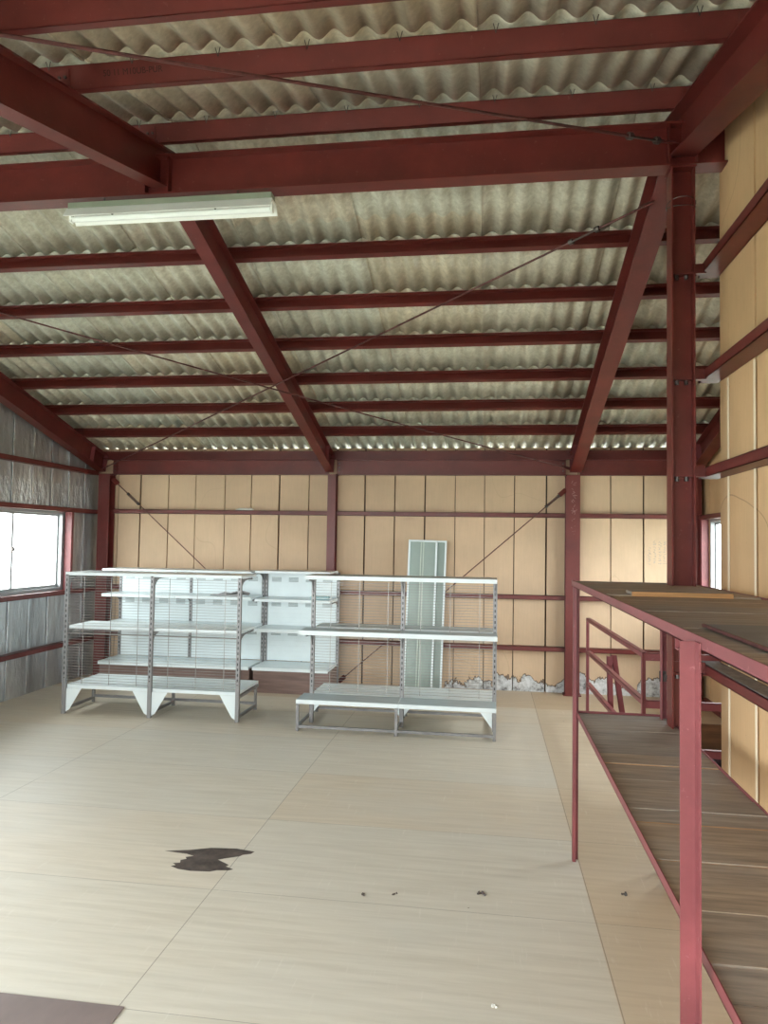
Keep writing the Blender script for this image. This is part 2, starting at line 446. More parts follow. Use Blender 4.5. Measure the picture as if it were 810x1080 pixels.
wall('wall_back', 'x', 8.63, 1, -5.02, 2.47, bcuts, lambda x: 2.83, [], TAN, gap=0.016)
LW = (6.12, 7.88, 1.09, 1.995)          # window in the left wall
LW_ADDED = (0.35, 3.45, 0.95, 2.25)          # unseen window added beside the camera to let in more daylight
lcuts = [8.30, 7.96, 7.615, 7.27, 6.93, 6.58, 6.23] + [5.88-0.35*i for i in range(18)]
zl = lambda y: roof_z(y) + 0.0
wl_ = wall('wall_left', 'y', XL, -1, -0.6, 8.63, lcuts+[RIDGE_Y], zl, [LW, LW_ADDED], FOIL, gap=0.010, jitter=0.006)
tcuts = [3.82, 3.455, 3.09, 2.73, 2.36, 2.0, 1.64, 1.27, 0.91, 0.55, 0.19, -0.17]
WRIGHT = wall('wall_right', 'y', XT, 1, -0.6, 3.97, tcuts, zl, [], TANR, gap=0.006, z0=0.0).name
RW = (5.0, 8.33, 1.06, 2.0)
wall('wall_right', 'y', XR, 1, 3.97, 8.63, [8.27, 7.9, 7.54, 7.18, 6.8, 6.4, 6.0, 5.6, 5.2, 4.8, 4.4, RIDGE_Y], zl, [RW], TANR, z0=-2.9)
wall('wall_right', 'x', 3.97, -1, XT+0.04, XR+0.02, [1.6, 2.0], lambda x: roof_z(3.9), [], TANR, z0=-2.9)
FW = (-4.5, 0.3, 0.55, 2.35)
wall('wall_front', 'x', -0.60, -1, -5.02, 1.3, [-4.1+0.36*i for i in range(15)], lambda x: 2.84, [FW], TAN)
# taped board joints
def tapes(wall_name, x, ys, w, mat, name):
    wo = bpy.data.objects[wall_name]
    for i, y in enumerate(ys):
        z1 = roof_z(y)-0.02; y0, y1 = y-w/2, y+w/2
        spans = [(0.02, z1)] if wall_name == WLEFT else [(0.02, 2.55)]
        if wall_name == WLEFT and (LW[0]-0.02 < y < LW[1]+0.02 or LW_ADDED[0]-0.02 < y < LW_ADDED[1]+0.02): spans = [(0.02, 0.90), (2.36, z1)] if y < 4 else [(0.02, 1.03), (2.05, z1)]
        for a_, b_ in spans:
            o = MB().box(min(x, x+0.003), max(x, x+0.003), y0, y1, a_, b_).build(name, mat); mw = o.location.copy(); o.parent = wo; o.location = mw - wo.location
TAPE = simple('bright_foil_tape', (0.75, 0.76, 0.77), 0.25, 0.6, 0.1, 8)
CREAM = simple('cream_joint_filler', (0.80, 0.68, 0.50), 0.8, 0, 0.12, 6, (1, 1, 0.4))
WLEFT = wl_.name
tapes(WLEFT, XL+0.0065, [8.30, 7.96, 7.615, 7.27, 6.93, 6.58], 0.014, TAPE, 'foil_tape')
tapes(WRIGHT, XT-0.0075, [3.82, 3.455, 3.09, 2.73, 2.36, 2.0], 0.022, CREAM, 'joint_filler')
# stairwell shaft below the floor
sw = MB()
sw.box(OPEN[0]-0.06, OPEN[0], OPEN[2]-0.06, OPEN[3]+0.06, -3.3, -0.06)
sw.box(OPEN[0]-0.06, 2.47, OPEN[3], OPEN[3]+0.06, -3.3, -0.06)
sw.box(OPEN[0]-0.06, 2.47, OPEN[2]-0.06, OPEN[2], -3.3, -0.06)
struct(sw.build('wall_left', STAIRW))
struct(MB().box(OPEN[0]-0.1, 2.6, OPEN[2]-0.1, OPEN[3]+0.1, -3.1, -3.0).build('floor', STAIRW))

# ------------------------------------------------------------------ corrugated roof
def roof(slope):
    bm = bmesh.new()
    pitch, amp = 0.1315, 0.0185
    x0, x1 = -5.45, 2.95
    back = slope == 'back'
    if back: ed = [RIDGE_Y] + [y-0.036 for y in (4.36, 5.017, 5.617, 6.215, 6.835, 7.428, 8.026)] + [8.98]
    else: ed = [RIDGE_Y] + [y-0.032 for y in (3.767, 2.933, 2.345, 1.745, 1.145, 0.545, -0.055)] + [-0.95]
    rows = len(ed)-1
    nrm = Vector((0, 0.266, 0.964)) if back else Vector((0, -0.259, 0.966))
    sheet = pitch*6.5
    k0 = math.floor((x0+10.33)/sheet)
    xk = k0*sheet - 10.33 
    # joints fall at x = -0.13, -0.985 ...
    off = -0.13 - round((-0.13 - xk)/sheet)*sheet - xk
    xk += off
    while xk > x0: xk -= sheet
    while xk < x1:
        for r in range(rows):
            ys = ed[r]; ye = ed[r+1] + (0.12 if back else -0.12)*(r < rows-1)
            vs = []
            n = 6*13+9
            for i in range(n+1):
                x = xk + (sheet+0.066)*i/n
                lift = 0.009*(1-i/n)
                h = amp*(1+math.cos(2*PI*(x+0.13)/pitch))
                row = []
                for j, y in enumerate((ys, ye)):
                    z = raft_top(y if back else min(y, RIDGE_Y-1e-4)) if (not back) or y > RIDGE_Y else raft_bot(RIDGE_Y+1e-4)+0.226
                    p = Vector((x, y, z)) + nrm*(0.102 + h + lift + (0.008 if j == 1 else 0.0) )
                    row.append(bm.verts.new(p))
                vs.append(row)
            for i in range(n):
                bm.faces.new([vs[i][0], vs[i+1][0], vs[i+1][1], vs[i][1]])
        xk += sheet
    me = bpy.data.meshes.new('ceiling'); bm.normal_update(); bm.to_mesh(me); bm.free()
    for p in me.polygons: p.use_smooth = True
    me.materials.append(SLATE)
    o = bpy.data.objects.new('ceiling', me); COL.objects.link(o)
    so = o.modifiers.new('thickness', 'SOLIDIFY'); so.thickness = 0.006; so.offset = 0
    struct(o)
roof('back'); roof('front')
struct(MB().prism([(-5.45, RIDGE_Y-0.25, roof_z(3.78)+0.07), (-5.45, RIDGE_Y, roof_z(4.0)+0.085), (-5.45, RIDGE_Y+0.25, roof_z(4.28)+0.07), (-5.45, RIDGE_Y, roof_z(4.0)+0.11)], (8.4, 0, 0)).build('trim_2', SLATE))

# ------------------------------------------------------------------ steel frame
def Hr(w, h, tf=0.009, tw=0.007):      # H section rects in (u across, v up), base at v=0
    return [(-w/2, w/2, 0, tf), (-w/2, w/2, h-tf, h), (-tw/2, tw/2, tf, h-tf)]
def bolt(mb, c, d, r=0.011, l=0.012):
    mb.rod(c, Vector(c)+Vector(d)*l, r, 6)

# rafters
def rafter(X, w, slope, label):
    p1y = 8.50 if slope == 'back' else -0.52
    if slope == 'back':
        p0 = Vector((X, RIDGE_Y+0.004, raft_bot(RIDGE_Y+0.004))); p1 = Vector((X, p1y, raft_bot(p1y)))
        v = Vector((0, 0.266, 0.964))
    else:
        p0 = Vector((X, RIDGE_Y-0.004, raft_bot(RIDGE_Y-0.004))); p1 = Vector((X, p1y, raft_bot(p1y)))
        v = Vector((0, -0.259, 0.966))
    t = thing('roof_rafter', p1, label, 'steel rafter', 'sloping steel rafters under the roof')
    q0, q1 = p0 - p1, Vector((0, 0, 0))
    MB().prof(q0, q1, (1, 0, 0), v, Hr(w, 0.218)).build('beam', RED, t)
    d = (p0-p1).normalized()
    e = MB(); 
    for s in (-1, 1):       # stiffener plates by the foot
        e.prof(q1+d*0.30, q1+d*0.306, (1, 0, 0), v, [(min(s*0.0035, s*w/2*0.95), max(s*0.0035, s*w/2*0.95), 0.009, 0.209)])
    e.build('stiffener_plate', REDP, t)
    e = MB(); e.prof(q1+d*0.0, q1+d*0.008, (1, 0, 0), v, [(-w/2, w/2, -0.004, 0.225)]); e.build('end_plate', REDP, t)
    return t
rafter(-4.83, 0.115, 'back', 'dark red sloping rafter along the silver left wall, beyond the ridge')
rafter(-1.90, 0.10, 'back', 'dark red far-slope rafter running down to the slim middle post of the back wall')
rafter(0.975, 0.135, 'back', 'brownish red sloping rafter landing on the back wall post behind the plank rack')
rafter(2.27, 0.12, 'back', 'dark red sloping rafter over the stair side window, beyond the tall column')
rafter(-1.90, 0.10, 'front', 'dark red near-slope rafter meeting the ridge beam just above the fluorescent lamp')
rafter(0.975, 0.135, 'front', 'wide red near-slope rafter starting at the tall column head, along the ochre wall')
rafter(-4.83, 0.115, 'front', 'red rafter over the silver left wall on the near side of the ridge')

# ridge beam
t = thing('ridge_beam', (-1.6, 3.88, 3.66), 'heavy dark red ridge beam running across the room above the fluorescent lamp', 'steel beam')
MB().prof((-3.3, 0, 0), (3.9, 0, 0), (0, 1, 0), (0, 0, 1), Hr(0.11, 0.23)).build('beam', RED, t)
e = MB()
for X in (-1.90, 0.975):
    for s in (-1, 1): e.box(X+1.6-0.004+s*0.07, X+1.6+0.004+s*0.07, -0.05, 0.05, 0.009, 0.221)
e.build('stiffener_plate', RED, t)

# purlins: C channels, open uphill
def purlin(y, side, label, z0=None):
    v = Vector((0, 0.266, 0.964)) if side == 'back' else Vector((0, -0.259, 0.966))
    u = Vector((0, -0.964, 0.266)) if side == 'back' else Vector((0, 0.966, 0.259))   # uphill
    rects = [(0, 0.0045, 0, 0.10), (0, 0.05, 0, 0.0045), (0, 0.05, 0.0955, 0.10), (0.0455, 0.05, 0, 0.018), (0.0455, 0.05, 0.082, 0.10)]
    if z0 is not None: v, u = Vector((0, 0, 1)), Vector((0, -1, 0))
    o = Vector((-1.35, y, raft_top(y)+0.001 if z0 is None else z0))
    t = thing('roof_purlin', o, label, 'purlin', 'steel purlins carrying the corrugated roof')
    MB().prof((-3.95, 0, 0), (4.0, 0, 0), u, v, rects).build('channel', RED, t)
    cl = MB(); bo = MB()
    for X in (-4.83, -1.90, 0.975):
        p = Vector((X+1.35-0.03, 0, 0)) - 0.006*u
        cl.quadbox(p + 0.0*v, (0.06, 0, 0), 0.005*u, 0.085*v)
        cl.quadbox(p, (0.06, 0, 0), -0.05*u, 0.005*v)
        for k in (-0.014, 0.014): bolt(bo, Vector((X+1.35+k, 0, 0)) - 0.006*u + 0.05*v, -u, 0.007, 0.008)
    cl.build('cleat', RED, t)
    bo.build('bolt', STEEL, t)
    # wire hooks holding the sheets
    hk = MB(); c = 0.02*u
    apex = c + 0.085*v - 0.024*u
    hk.rod(apex, c + 0.122*v - 0.02*u + Vector((0.011, 0, 0)), 0.0018, 5)
    hk.rod(apex, c + 0.122*v - 0.02*u + Vector((-0.011, 0, 0)), 0.0018, 5)
    h0 = hk.build('hook', STEEL, t)
    xs_ = [-3.77 + 0.3945*k for k in range(20)]
    h0.location = (xs_[0], 0, 0)
    for x in xs_[1:]:
        c_ = h0.copy(); COL.objects.link(c_); c_.location = (x, 0, 0)
    return t
words = ['just behind the ridge beam', 'next one down beyond the lamp', 'where the two roof rods almost start', 'just above the crossing of the roof rods', 'just below the crossing of the roof rods', 'fifth one up from the back wall beam when counting the lowest', 'lowest full one above the back wall beam']
bl = ['dark red purlin hidden behind the ridge beam, highest of the far slope',
      'dark red far-slope purlin nearest to the fluorescent lamp',
      'dark red far-slope purlin, second from the fluorescent lamp towards the back wall',
      'dark red far-slope purlin, third from the fluorescent lamp towards the back wall',
      'dark red far-slope purlin passing right at the crossing of the two roof rods',
      'dark red far-slope purlin between the rod crossing and the lowest free purlin',
      'dark red far-slope purlin, lowest free one above the back wall beam',
      'shadowed red purlin resting on top of the back wall beam']
for y, lb in zip((4.36, 5.017, 5.617, 6.215, 6.835, 7.428, 8.026, 8.56), bl): purlin(y, 'back', lb, 2.6835 if y > 8.5 else None)
fl = ['brown red near-slope purlin tucked just above the ridge beam',
      'brown red near-slope purlin with faint dark stencilled marks on its web',
      'brown red near-slope purlin next above the one with stencilled marks',
      'near-slope purlin two above the one with stencilled marks', 'near-slope purlin three above the one with stencilled marks',
      'near-slope purlin second from the front wall', 'purlin on top of the front wall']
for i, (y, lb) in enumerate(zip((3.767, 2.933, 2.345, 1.745, 1.145, 0.545, -0.055), fl)):
    t = purlin(y, 'front', lb)
    if i == 1: sten = t
# stencilled marks on the web of the second one
def text_mesh(s, size, mat, name, parent, mtx):
    cu = bpy.data.curves.new(name, 'FONT'); cu.body = s; cu.size = size; cu.extrude = 0.0003
    tmp = bpy.data.objects.new(name, cu); COL.objects.link(tmp)
    bpy.context.view_layer.update()
    me = bpy.data.meshes.new_from_object(tmp.evaluated_get(bpy.context.evaluated_depsgraph_get()))
    COL.objects.unlink(tmp); bpy.data.objects.remove(tmp)
    me.materials.clear(); me.materials.append(mat)
    o = bpy.data.objects.new(name, me); COL.objects.link(o); o.parent = parent; o.matrix_local = mtx
    return o
v = Vector((0, -0.259, 0.966)); u = Vector((0, 0.966, 0.259))
mtx = Matrix((Vector((1, 0, 0)), v, Vector((0, -0.966, -0.259)))).transposed().to_4x4()
mtx.translation = Vector((-0.36, 0, 0)) - 0.001*u + 0.045*v
text_mesh('50 11 M10UB-PUR', 0.036, INK, 'stencilled_mark', sten, mtx)

# columns
def column(x0, x1, y0, y1, h, label, web='x', mats=RED, base=True):
    """H column with its web along depth (flange towards the room) or, web='y', flanges at the sides"""
    cx, cy = (x0+x1)/2, (y0+y1)/2
    t = thing('steel_column', (cx, cy, 0), label, 'steel column', 'red steel columns')
    hw, hd = (x1-x0)/2, (y1-y0)/2
    c = MB()
    if web == 'x':
        c.box(-hw, hw, -hd, -hd+0.009, 0, h); c.box(-hw, hw, hd-0.009, hd, 0, h); c.box(-0.0035, 0.0035, -hd+0.009, hd-0.009, 0, h)
    else:
        c.box(-hw, -hw+0.008, -hd, hd, 0, h); c.box(hw-0.008, hw, -hd, hd, 0, h); c.box(-hw+0.008, hw-0.008, -0.004, 0.004, 0, h)
    c.build('shaft', mats, t)
    b_ = MB(); b_.box(-hw-0.02, hw+0.02, -hd-0.012, hd+0.012, 0, 0.012); b_.build('base_plate', mats, t)
    b_ = MB(); b_.box(-hw-0.006, hw+0.006, -hd-0.006, hd+0.006, h-0.01, h); b_.build('cap_plate', mats, t)
    return t
column(-4.84, -4.69, 8.46, 8.60, 2.50, 'dark red corner column where the silver left wall meets the tan back wall')
column(-1.915, -1.815, 8.48, 8.60, 2.50, 'slim dark red post in the middle of the tan back wall')
c3 = column(0.866, 1.022, 8.47, 8.61, 2.50, 'wide red back wall post with chalk marks, just beyond the plank rack')
column(2.205, 2.33, 8.46, 8.60, 2.52, 'red corner column beside the narrow window above the stairs')
ct = column(0.912, 1.028, 3.83, 3.935, 3.655, 'tall red column holding the ridge beam and the rails of the ochre wall', web='y')
# chalk marks on the wide post
ch = MB()
for zz, ww in ((2.39, .05), (2.33, .03), (2.27, .06), (2.25, .02), (2.20, .05), (2.14, .03), (2.10, .055), (2.06, .03), (2.00, .02), (1.90, .012), (1.84, .012)):
    for k in range(3):
        x = random.uniform(-0.03, 0.02); z = zz - 0.0 + random.uniform(-0.02, 0.02)
        a = random.uniform(-1.2, 1.2)
        ch.prof((x, -0.0708, z), (x+ww*0.7*math.cos(a), -0.0708, z+ww*0.7*math.sin(a)), (0, -1, 0), (-math.sin(a), 0, math.cos(a)), [(0, 0.0006, -0.0022, 0.0022)])
ch.build('chalk_mark', CHALK, c3)
# brackets of the tall column that take the wall rails
for z in (3.10, 2.555, 2.06, 1.065):
    bk = MB(); bk.box(-0.045, 0.112, -0.012, -0.004, z, z+0.055); bk.box(-0.045, 0.112, -0.045, -0.004, z-0.006, z)
    o = bk.build('rail_bracket', RED, ct)
    bl_ = MB()
    for x in (-0.025, 0.02): bolt(bl_, (x, -0.02, z-0.006), (0, 0, -1), 0.010, 0.022)
    bl_.build('bolt', STEEL, o)
w = MB(); w.ring((0, 0, 3.47), (0, 0.25, 1), 0.072, 0.0025, 20, 5); w.ring((0, 0, 3.455), (0, -0.2, 1), 0.072, 0.0025, 20, 5); w.build('wire_loop', STEEL, ct)

# eave beams between the back wall posts
for x0, x1, lb in ((-4.69, -1.915, 'dark red horizontal beam above the back wall, between silver wall corner and middle post'),
                   (-1.815, 0.866, 'dark red horizontal beam on top of the back wall, between middle post and wide post'),
                   (1.022, 2.205, 'dark red horizontal beam above the back wall, between wide post and far corner column')):
    t = thing('eave_beam', ((x0+x1)/2, 8.54, 2.497), lb, 'steel beam', 'beams on top of the back wall')
    L = (x1-x0)/2
    MB().prof((-L, 0, 0), (L, 0, 0), (0, 1, 0), (0, 0, 1), Hr(0.085, 0.185)).build('beam', RED, t)
    b_ = MB()
    for s in (-1, 1):
        b_.box(s*L-0.06 if s > 0 else -L, s*L if s > 0 else -L+0.06, -0.010, -0.0036, 0.02, 0.165)
    b_.build('splice_plate', RED, t); o = t
    q = MB()
    for s in (-1, 1):
        for z in (0.05, 0.09, 0.135): bolt(q, (s*(L-0.03), -0.0101, z), (0, -1, 0), 0.010, 0.012)
    q.build('bolt', STEEL, o)

# wall rails (C channels lying flat)
def rail(p0, p1, into, label, group, h=0.05, d=0.10, caps=True):
    """into: unit vector from the room towards the wall"""
    p0, p1 = Vector(p0), Vector(p1)
    rects = [(0, 0.004, 0, h), (0, d, 0, 0.004), (0, d, h-0.004, h), (d-0.004, d, 0, 0.014), (d-0.004, d, h-0.014, h)]
    return tag(MB().prof(p0, p1, into, (0, 0, 1), rects).build('wall_rail', RED), label, 'wall rail', group)
gB = 'red rails across the back wall'
for z, lv in ((2.01, 'top'), (1.065, 'middle'), (0.48, 'bottom')):
    for x0, x1, wh in ((-4.69, -1.915, 'between silver wall and slim post'), (-1.815, 0.866, 'between slim post and wide post'), (1.022, 2.205, 'between wide post and far corner')):
        rail((x0, 8.53, z), (x1, 8.53, z), (0, 1, 0), '%s red rail on the tan back wall, %s' % (lv, wh), gB)
gL = 'red rails along the silver left wall'
for z, lb in ((2.48, 'red rail on the silver left wall just under the sloping rafter'), (1.995, 'red rail forming the head of the left window'),
              (1.035, 'red rail forming the sill of the left window'), (0.435, 'lowest red rail on the silver left wall, near the floor')):
    y1 = 8.46
    rail((-4.84, 4.3, z), (-4.84, y1, z), (-1, 0, 0), lb, gL, d=0.088)
tag(MB().box(-4.925, -4.84, 7.90, 7.945, 1.086, 1.994).build('window_jamb_post', REDP), 'upright red channel beside the big window in the silver wall', 'post')
gR = 'red rails along the ochre wall'
for z, lb in ((3.12, 'highest of the red rails crossing the ochre wall'), (2.56, 'second highest red rail crossing the ochre wall'),
              (2.055, 'red rail crossing the ochre wall just above the plank rack'), (1.06, 'red rail on the ochre wall between the two plank decks, dusty on top')):
    t = rail((1.083, 3.99, z), (1.083, -0.55, z), (1, 0, 0), lb, gR, d=0.098)
    if abs(z-1.06) < 0.01:
        MB().box(-0.045, 0.045, -2.25, 2.26, 0.0505, 0.053).build('dust_layer', simple('grey_dust', (0.17, 0.155, 0.15), 0.95, 0, 0.3, 30), t)
for z in (2.0, 1.01, 0.0, 0.52):
    lb = {2.0: 'head', 1.01: 'sill'}.get(z)
    rail((2.30, 4.1, z), (2.30, 8.45, z), (1, 0, 0), {2.0: 'red rail above the narrow window behind the tall column', 1.01: 'red rail below the narrow window behind the tall column', 0.0: 'red rail at floor level on the wall beyond the stairs', 0.52: 'red rail at knee height on the wall beyond the stairs'}[z], 'red rails on the far right wall', d=0.078)
tag(MB().box(2.30, 2.375, 8.36, 8.41, 1.061, 1.999).build('window_jamb_post', REDP), 'upright red channel beside the narrow window behind the tall column', 'post')

# ------------------------------------------------------------------ brace rods
def brace(p0, p1, label, r=0.007, buckle=0.86, slack=0.0, group='thin steel brace rods'):
    p0, p1 = Vector(p0), Vector(p1); t = thing('brace_rod', p0, label, 'brace rod', group)
    q = p1-p0; n = 12; mb = MB(); prev = Vector((0, 0, 0))
    for i in range(1, n+1):
        f = i/n; c = q*f + Vector((0, 0, -slack*4*f*(1-f)))
        mb.rod(prev, c, r, 8); prev = c
    mb.build('rod', ROD, t, smooth=False)
    c = q*buckle + Vector((0, 0, -slack*4*buckle*(1-buckle))); d = q.normalized(); side = d.orthogonal().normalized()
    tb = MB()
    for s in (-1, 1): tb.rod(c - d*0.09 + side*s*0.013, c + d*0.09 + side*s*0.013, 0.0045, 6)
    for e_ in (-0.09, 0.09): tb.rod(c + d*(e_-0.014), c + d*(e_+0.014), 0.018, 8)
    tb.build('turnbuckle', STEEL, t)
    g = MB()
    for e_, sgn in ((Vector((0, 0, 0)), 1), (q, -1)):
        a = e_ ; g.quadbox(a - side*0.03 - d*sgn*0.03, d*sgn*0.10, side*0.06, d.cross(side)*0.006)
    g.build('gusset_plate', RED, t)
    return t
def und(x, y, dz=-0.012): return (x, y, raft_bot(y)+dz)
brace(und(0.90, 4.30), und(-4.72, 8.36), 'long thin roof rod rising from the corner column to the tall column head', slack=0.0, buckle=0.06)
brace(und(0.88, 8.36), und(-4.75, 4.45), 'long dark roof rod rising from the wide chalk-marked post towards the silver wall', slack=0.02, buckle=0.93)
brace((0.91, 3.80, 3.76), (-1.84, 1.985, 3.325), 'thin red rod crossing beneath the near-slope purlins', slack=0.0, buckle=0.06)
brace((-4.66, 8.51, 2.42), (-2.02, 8.51, 0.10), 'thin slanting rod on the back wall, disappearing behind the white slotted shelving', r=0.006, buckle=0.1)
brace((0.845, 8.51, 2.31), (-1.72, 8.51, 0.06), 'thin slanting back wall rod, falling from the wide post behind the long panels', r=0.006, buckle=0.05)

# ------------------------------------------------------------------ windows
def window(name, x, y0, y1, z0, z1, out, sashes):
    t = bpy.data.objects.new(name, None); COL.objects.link(t); t.location = (x, (y0+y1)/2, z0); struct(t)
    L = (y1-y0)/2; H = z1-z0
    f = MB()
    d0, d1 = sorted((out*0.0, out*0.08))
    f.box(d0, d1, -L, L, 0, 0.03); f.box(d0, d1, -L, L, H-0.03, H); f.box(d0, d1, -L, -L+0.03, 0.03, H-0.03); f.box(d0, d1, L-0.03, L, 0.03, H-0.03)
    f.build('window_frame', ALU, t)
    n = sashes; wd = (2*L-0.06)/n
    for k in range(n):
        a = -L+0.03+k*wd; b_ = a+wd; xx = out*(0.045 if k % 2 else 0.018); e0, e1 = sorted((xx, xx+out*0.02))
        sx = 0.022
        g = MB(); g.box(e0, e1, a-0.008, a+sx, 0.03, H-0.03); g.box(e0, e1, b_-sx, b_+0.008, 0.03, H-0.03); g.box(e0, e1, a+sx, b_-sx, 0.03, 0.06); g.box(e0, e1, a+sx, b_-sx, H-0.055, H-0.03)
        s_ = g.build('sash', ALU, t)
        m0, m1 = sorted((xx+out*0.008, xx+out*0.012))
        MB().box(m0, m1, a+sx, b_-sx, 0.06, H-0.055).build('pane', GLASS, s_)
    return t
w1 = window('window_1', -4.93, LW[0], LW[1], LW[2], LW[3], -1, 2)
c = MB(); c.box(0.0, 0.02, -0.055, -0.030, 0.45, 0.50); c.rod((0.02, -0.043, 0.475), (0.028, -0.043, 0.475), 0.018, 10); c.build('crescent_lock', STEEL, w1)
window('window_added_light', -4.93, LW_ADDED[0], LW_ADDED[1], LW_ADDED[2], LW_ADDED[3], -1, 4)
window('window_3', 2.38, RW[0], RW[1], RW[2], RW[3], 1, 4)
t = bpy.data.objects.new('window_4', None); COL.objects.link(t); t.location = ((FW[0]+FW[1])/2, -0.6, FW[2]); struct(t)
L = (FW[1]-FW[0])/2; H = FW[3]-FW[2]
f = MB(); f.box(-L, L, -0.08, 0, 0, 0.03); f.box(-L, L, -0.08, 0, H-0.03, H)
for k in range(7):
    a = -L + 2*L*k/6; f.box(max(-L, a-0.02), min(L, a+0.02), -0.08, 0, 0.03, H-0.03)
f.build('window_frame', ALU, t)
MB().box(-L, L, -0.045, -0.04, 0.03, H-0.03).build('pane', GLASS, t)

# ------------------------------------------------------------------ fluorescent lamp under the ridge beam
t = thing('fluorescent_lamp', (-1.815, 3.84, 3.515), 'long white fluorescent lamp with bare tube hanging under the ridge beam', 'lamp')
L = 0.607
MB().box(-L, L, -0.035, 0.035, 0.073, 0.112).build('housing', LAMPG, t, bevel=0.003)
tr = MB()
for s in (-1, 1):
    tr.prism([(-L-0.006, s*0.036, 0.076), (-L-0.006, s*0.036, 0.060), (-L-0.006, s*0.066, 0.018), (-L-0.006, s*0.070, 0.020)], (2*L+0.012, 0, 0))
tr.box(-L-0.006, L+0.006, -0.036, 0.036, 0.060, 0.0725)
tr.build('reflector', LAMPW, t)
so = MB()
for s in (-1, 1): so.box(s*L-0.012 if s > 0 else -L, s*L if s > 0 else -L+0.012, -0.016, 0.016, 0.008, 0.060)
so.build('lamp_holder', LAMPW, t)
MB().rod((-L+0.014, 0, 0.026), (L-0.014, 0, 0.026), 0.0155, 14).build('tube', TUBE, t, smooth=False)
MB().rod((-0.35, 0, 0.0605), (-0.35, 0, 0.045), 0.006, 6).rod((0.27, 0, 0.0605), (0.27, 0, 0.045), 0.006, 6).build('screw', STEEL, t)
MB().rod((-0.4, 0, 0.112), (-0.4, 0, 0.1445), 0.006, 6).rod((0.4, 0, 0.112), (0.4, 0, 0.1445), 0.006, 6).build('hanger', STEEL, t)

# ------------------------------------------------------------------ shelving units
def bracket_pts(sy, L=0.36, H=0.10):
    """curved shelf arm in the yz plane; sy=-1 towards the viewer"""
    pts = [(0, 0), (sy*L, 0), (sy*L, -0.014)]
    for i in range(7):
        a = i/6*PI/2
        pts.append((sy*(0.018 + (L*0.42)*(1-math.sin(a))), -0.016 - (H-0.016)*(1-math.cos(a))**1.0))
    pts.append((0, -H))
    return pts
def arm(parent, x, y, z, sy, L=0.36, H=0.10, mat=FRAME):
    pts = [(x-0.0025, y+p, z+q) for p, q in bracket_pts(sy, L, H)]
    return MB().prism(pts, (0.005, 0, 0)).build('shelf_arm', mat, parent)
def shelf(parent, x0, x1, y0, y1, z, th=0.032, mat=WHITE, lip=-1, topmat=None):
    s = MB(); s.box(x0, x1, y0, y1, z-0.004, z)
    s.box(x0, x1, y0, y0+0.012, z-th, z-0.004); s.box(x0, x1, y1-0.012, y1, z-th, z-0.004)
    s.box(x0, x0+0.003, y0+0.012, y1-0.012, z-th+0.008, z-0.004); s.box(x1-0.003, x1, y0+0.012, y1-0.012, z-th+0.008, z-0.004)
    s.box(x0+0.003, x1-0.003, (y0+y1)/2-0.03, (y0+y1)/2+0.03, z-0.018, z-0.004)
    o = s.build('shelf', mat, parent)
    if topmat:
        MB().box(x0+0.002, x1-0.002, y0+0.010, y1-0.002, z+0.0002, z+0.0015).build('shelf_top', topmat, o)
    return o
def wire_panel(parent, x0, x1, y, z0, z1, step=0.026, nv=3):
    w = MB()
    z = z0
    while z <= z1:
        w.rod((x0, y, z), (x1, y, z), 0.0021, 4); z += step
    for k in range(nv):
        x = x0 + (x1-x0)*(k+0.55)/nv
        w.rod((x, y+0.004, z0-0.01), (x, y+0.004, z1+0.01), 0.0032, 4)
    for zz in (z0, (z0+z1)/2, z1):
        w.rod((x0, y+0.004, zz), (x1, y+0.004, zz), 0.0028, 4)
    return w.build('wire_back', WIRE, parent)
def upright(parent, x, y, h, w=0.036, d=0.034):
    u_ = MB().box(-w/2, w/2, -d/2, d/2, 0, h).build('upright', SLOT, parent, bevel=0.002); u_.location = (x, y, 0); return u_

# -- right-hand two-sided display rack (origin at front left foot line)
t = thing('display_shelving', (-0.81, 6.72, 0), 'free-standing grey two-sided wire-backed shelving in front of the long leaning panels', 'shelving unit', 'wire-backed shelving on the floor')
xs = (-0.822, 0.028, 0.872)
for x in xs: upright(t, x, 0, 1.35)
for x0, x1 in ((xs[0]+0.018, xs[1]-0.018), (xs[1]+0.018, xs[2]-0.018)):
    wire_panel(t, x0, x1, 0.002, 0.30, 1.31)
    shelf(t, -0.892 if x0 < 0 else 0.029, 0.027 if x0 < 0 else 0.886, -0.31, -0.02, 0.275, 0.036, WHITE, topmat=GREYSH)
    shelf(t, x0-0.017, x1+0.017, 0.02, 0.50, 0.272, 0.036, WHITE)
    shelf(t, -0.886 if x0 < 0 else 0.029, 0.027 if x0 < 0 else 0.892, -0.262, -0.02, 0.887, 0.040, WHITE, topmat=GREYSH)
    shelf(t, x0-0.02, x1+0.02, 0.02, 0.40, 0.889, 0.036, WHITE, topmat=GREYSH)
shelf(t, -0.86, 0.886, -0.20, 0.20, 1.382, 0.036, WHITE, topmat=GREYSH)
for x in xs:
    arm(t, x, -0.018, 0.846, -1, 0.235, 0.12); arm(t, x, 0.018, 0.848, 1, 0.34, 0.10)
    arm(t, x, -0.018, 1.345, -1, 0.18, 0.13); arm(t, x, 0.018, 1.345, 1, 0.16, 0.10)
for x in (-0.874, 0.018, 0.872):     # base frames
    for y in (-0.315, 0.44):
        l = MB(); l.box(x-0.0125, x+0.0125, y-0.0125, y+0.0125, 0.012, 0.238); l.rod((x, y, 0), (x, y, 0.014), 0.016, 10)
        l.build('leg', FRAME, t)
    MB().box(x-0.011, x+0.011, -0.315+0.0125, 0.44-0.0125, 0.03, 0.052).build('base_rail', FRAME, t)
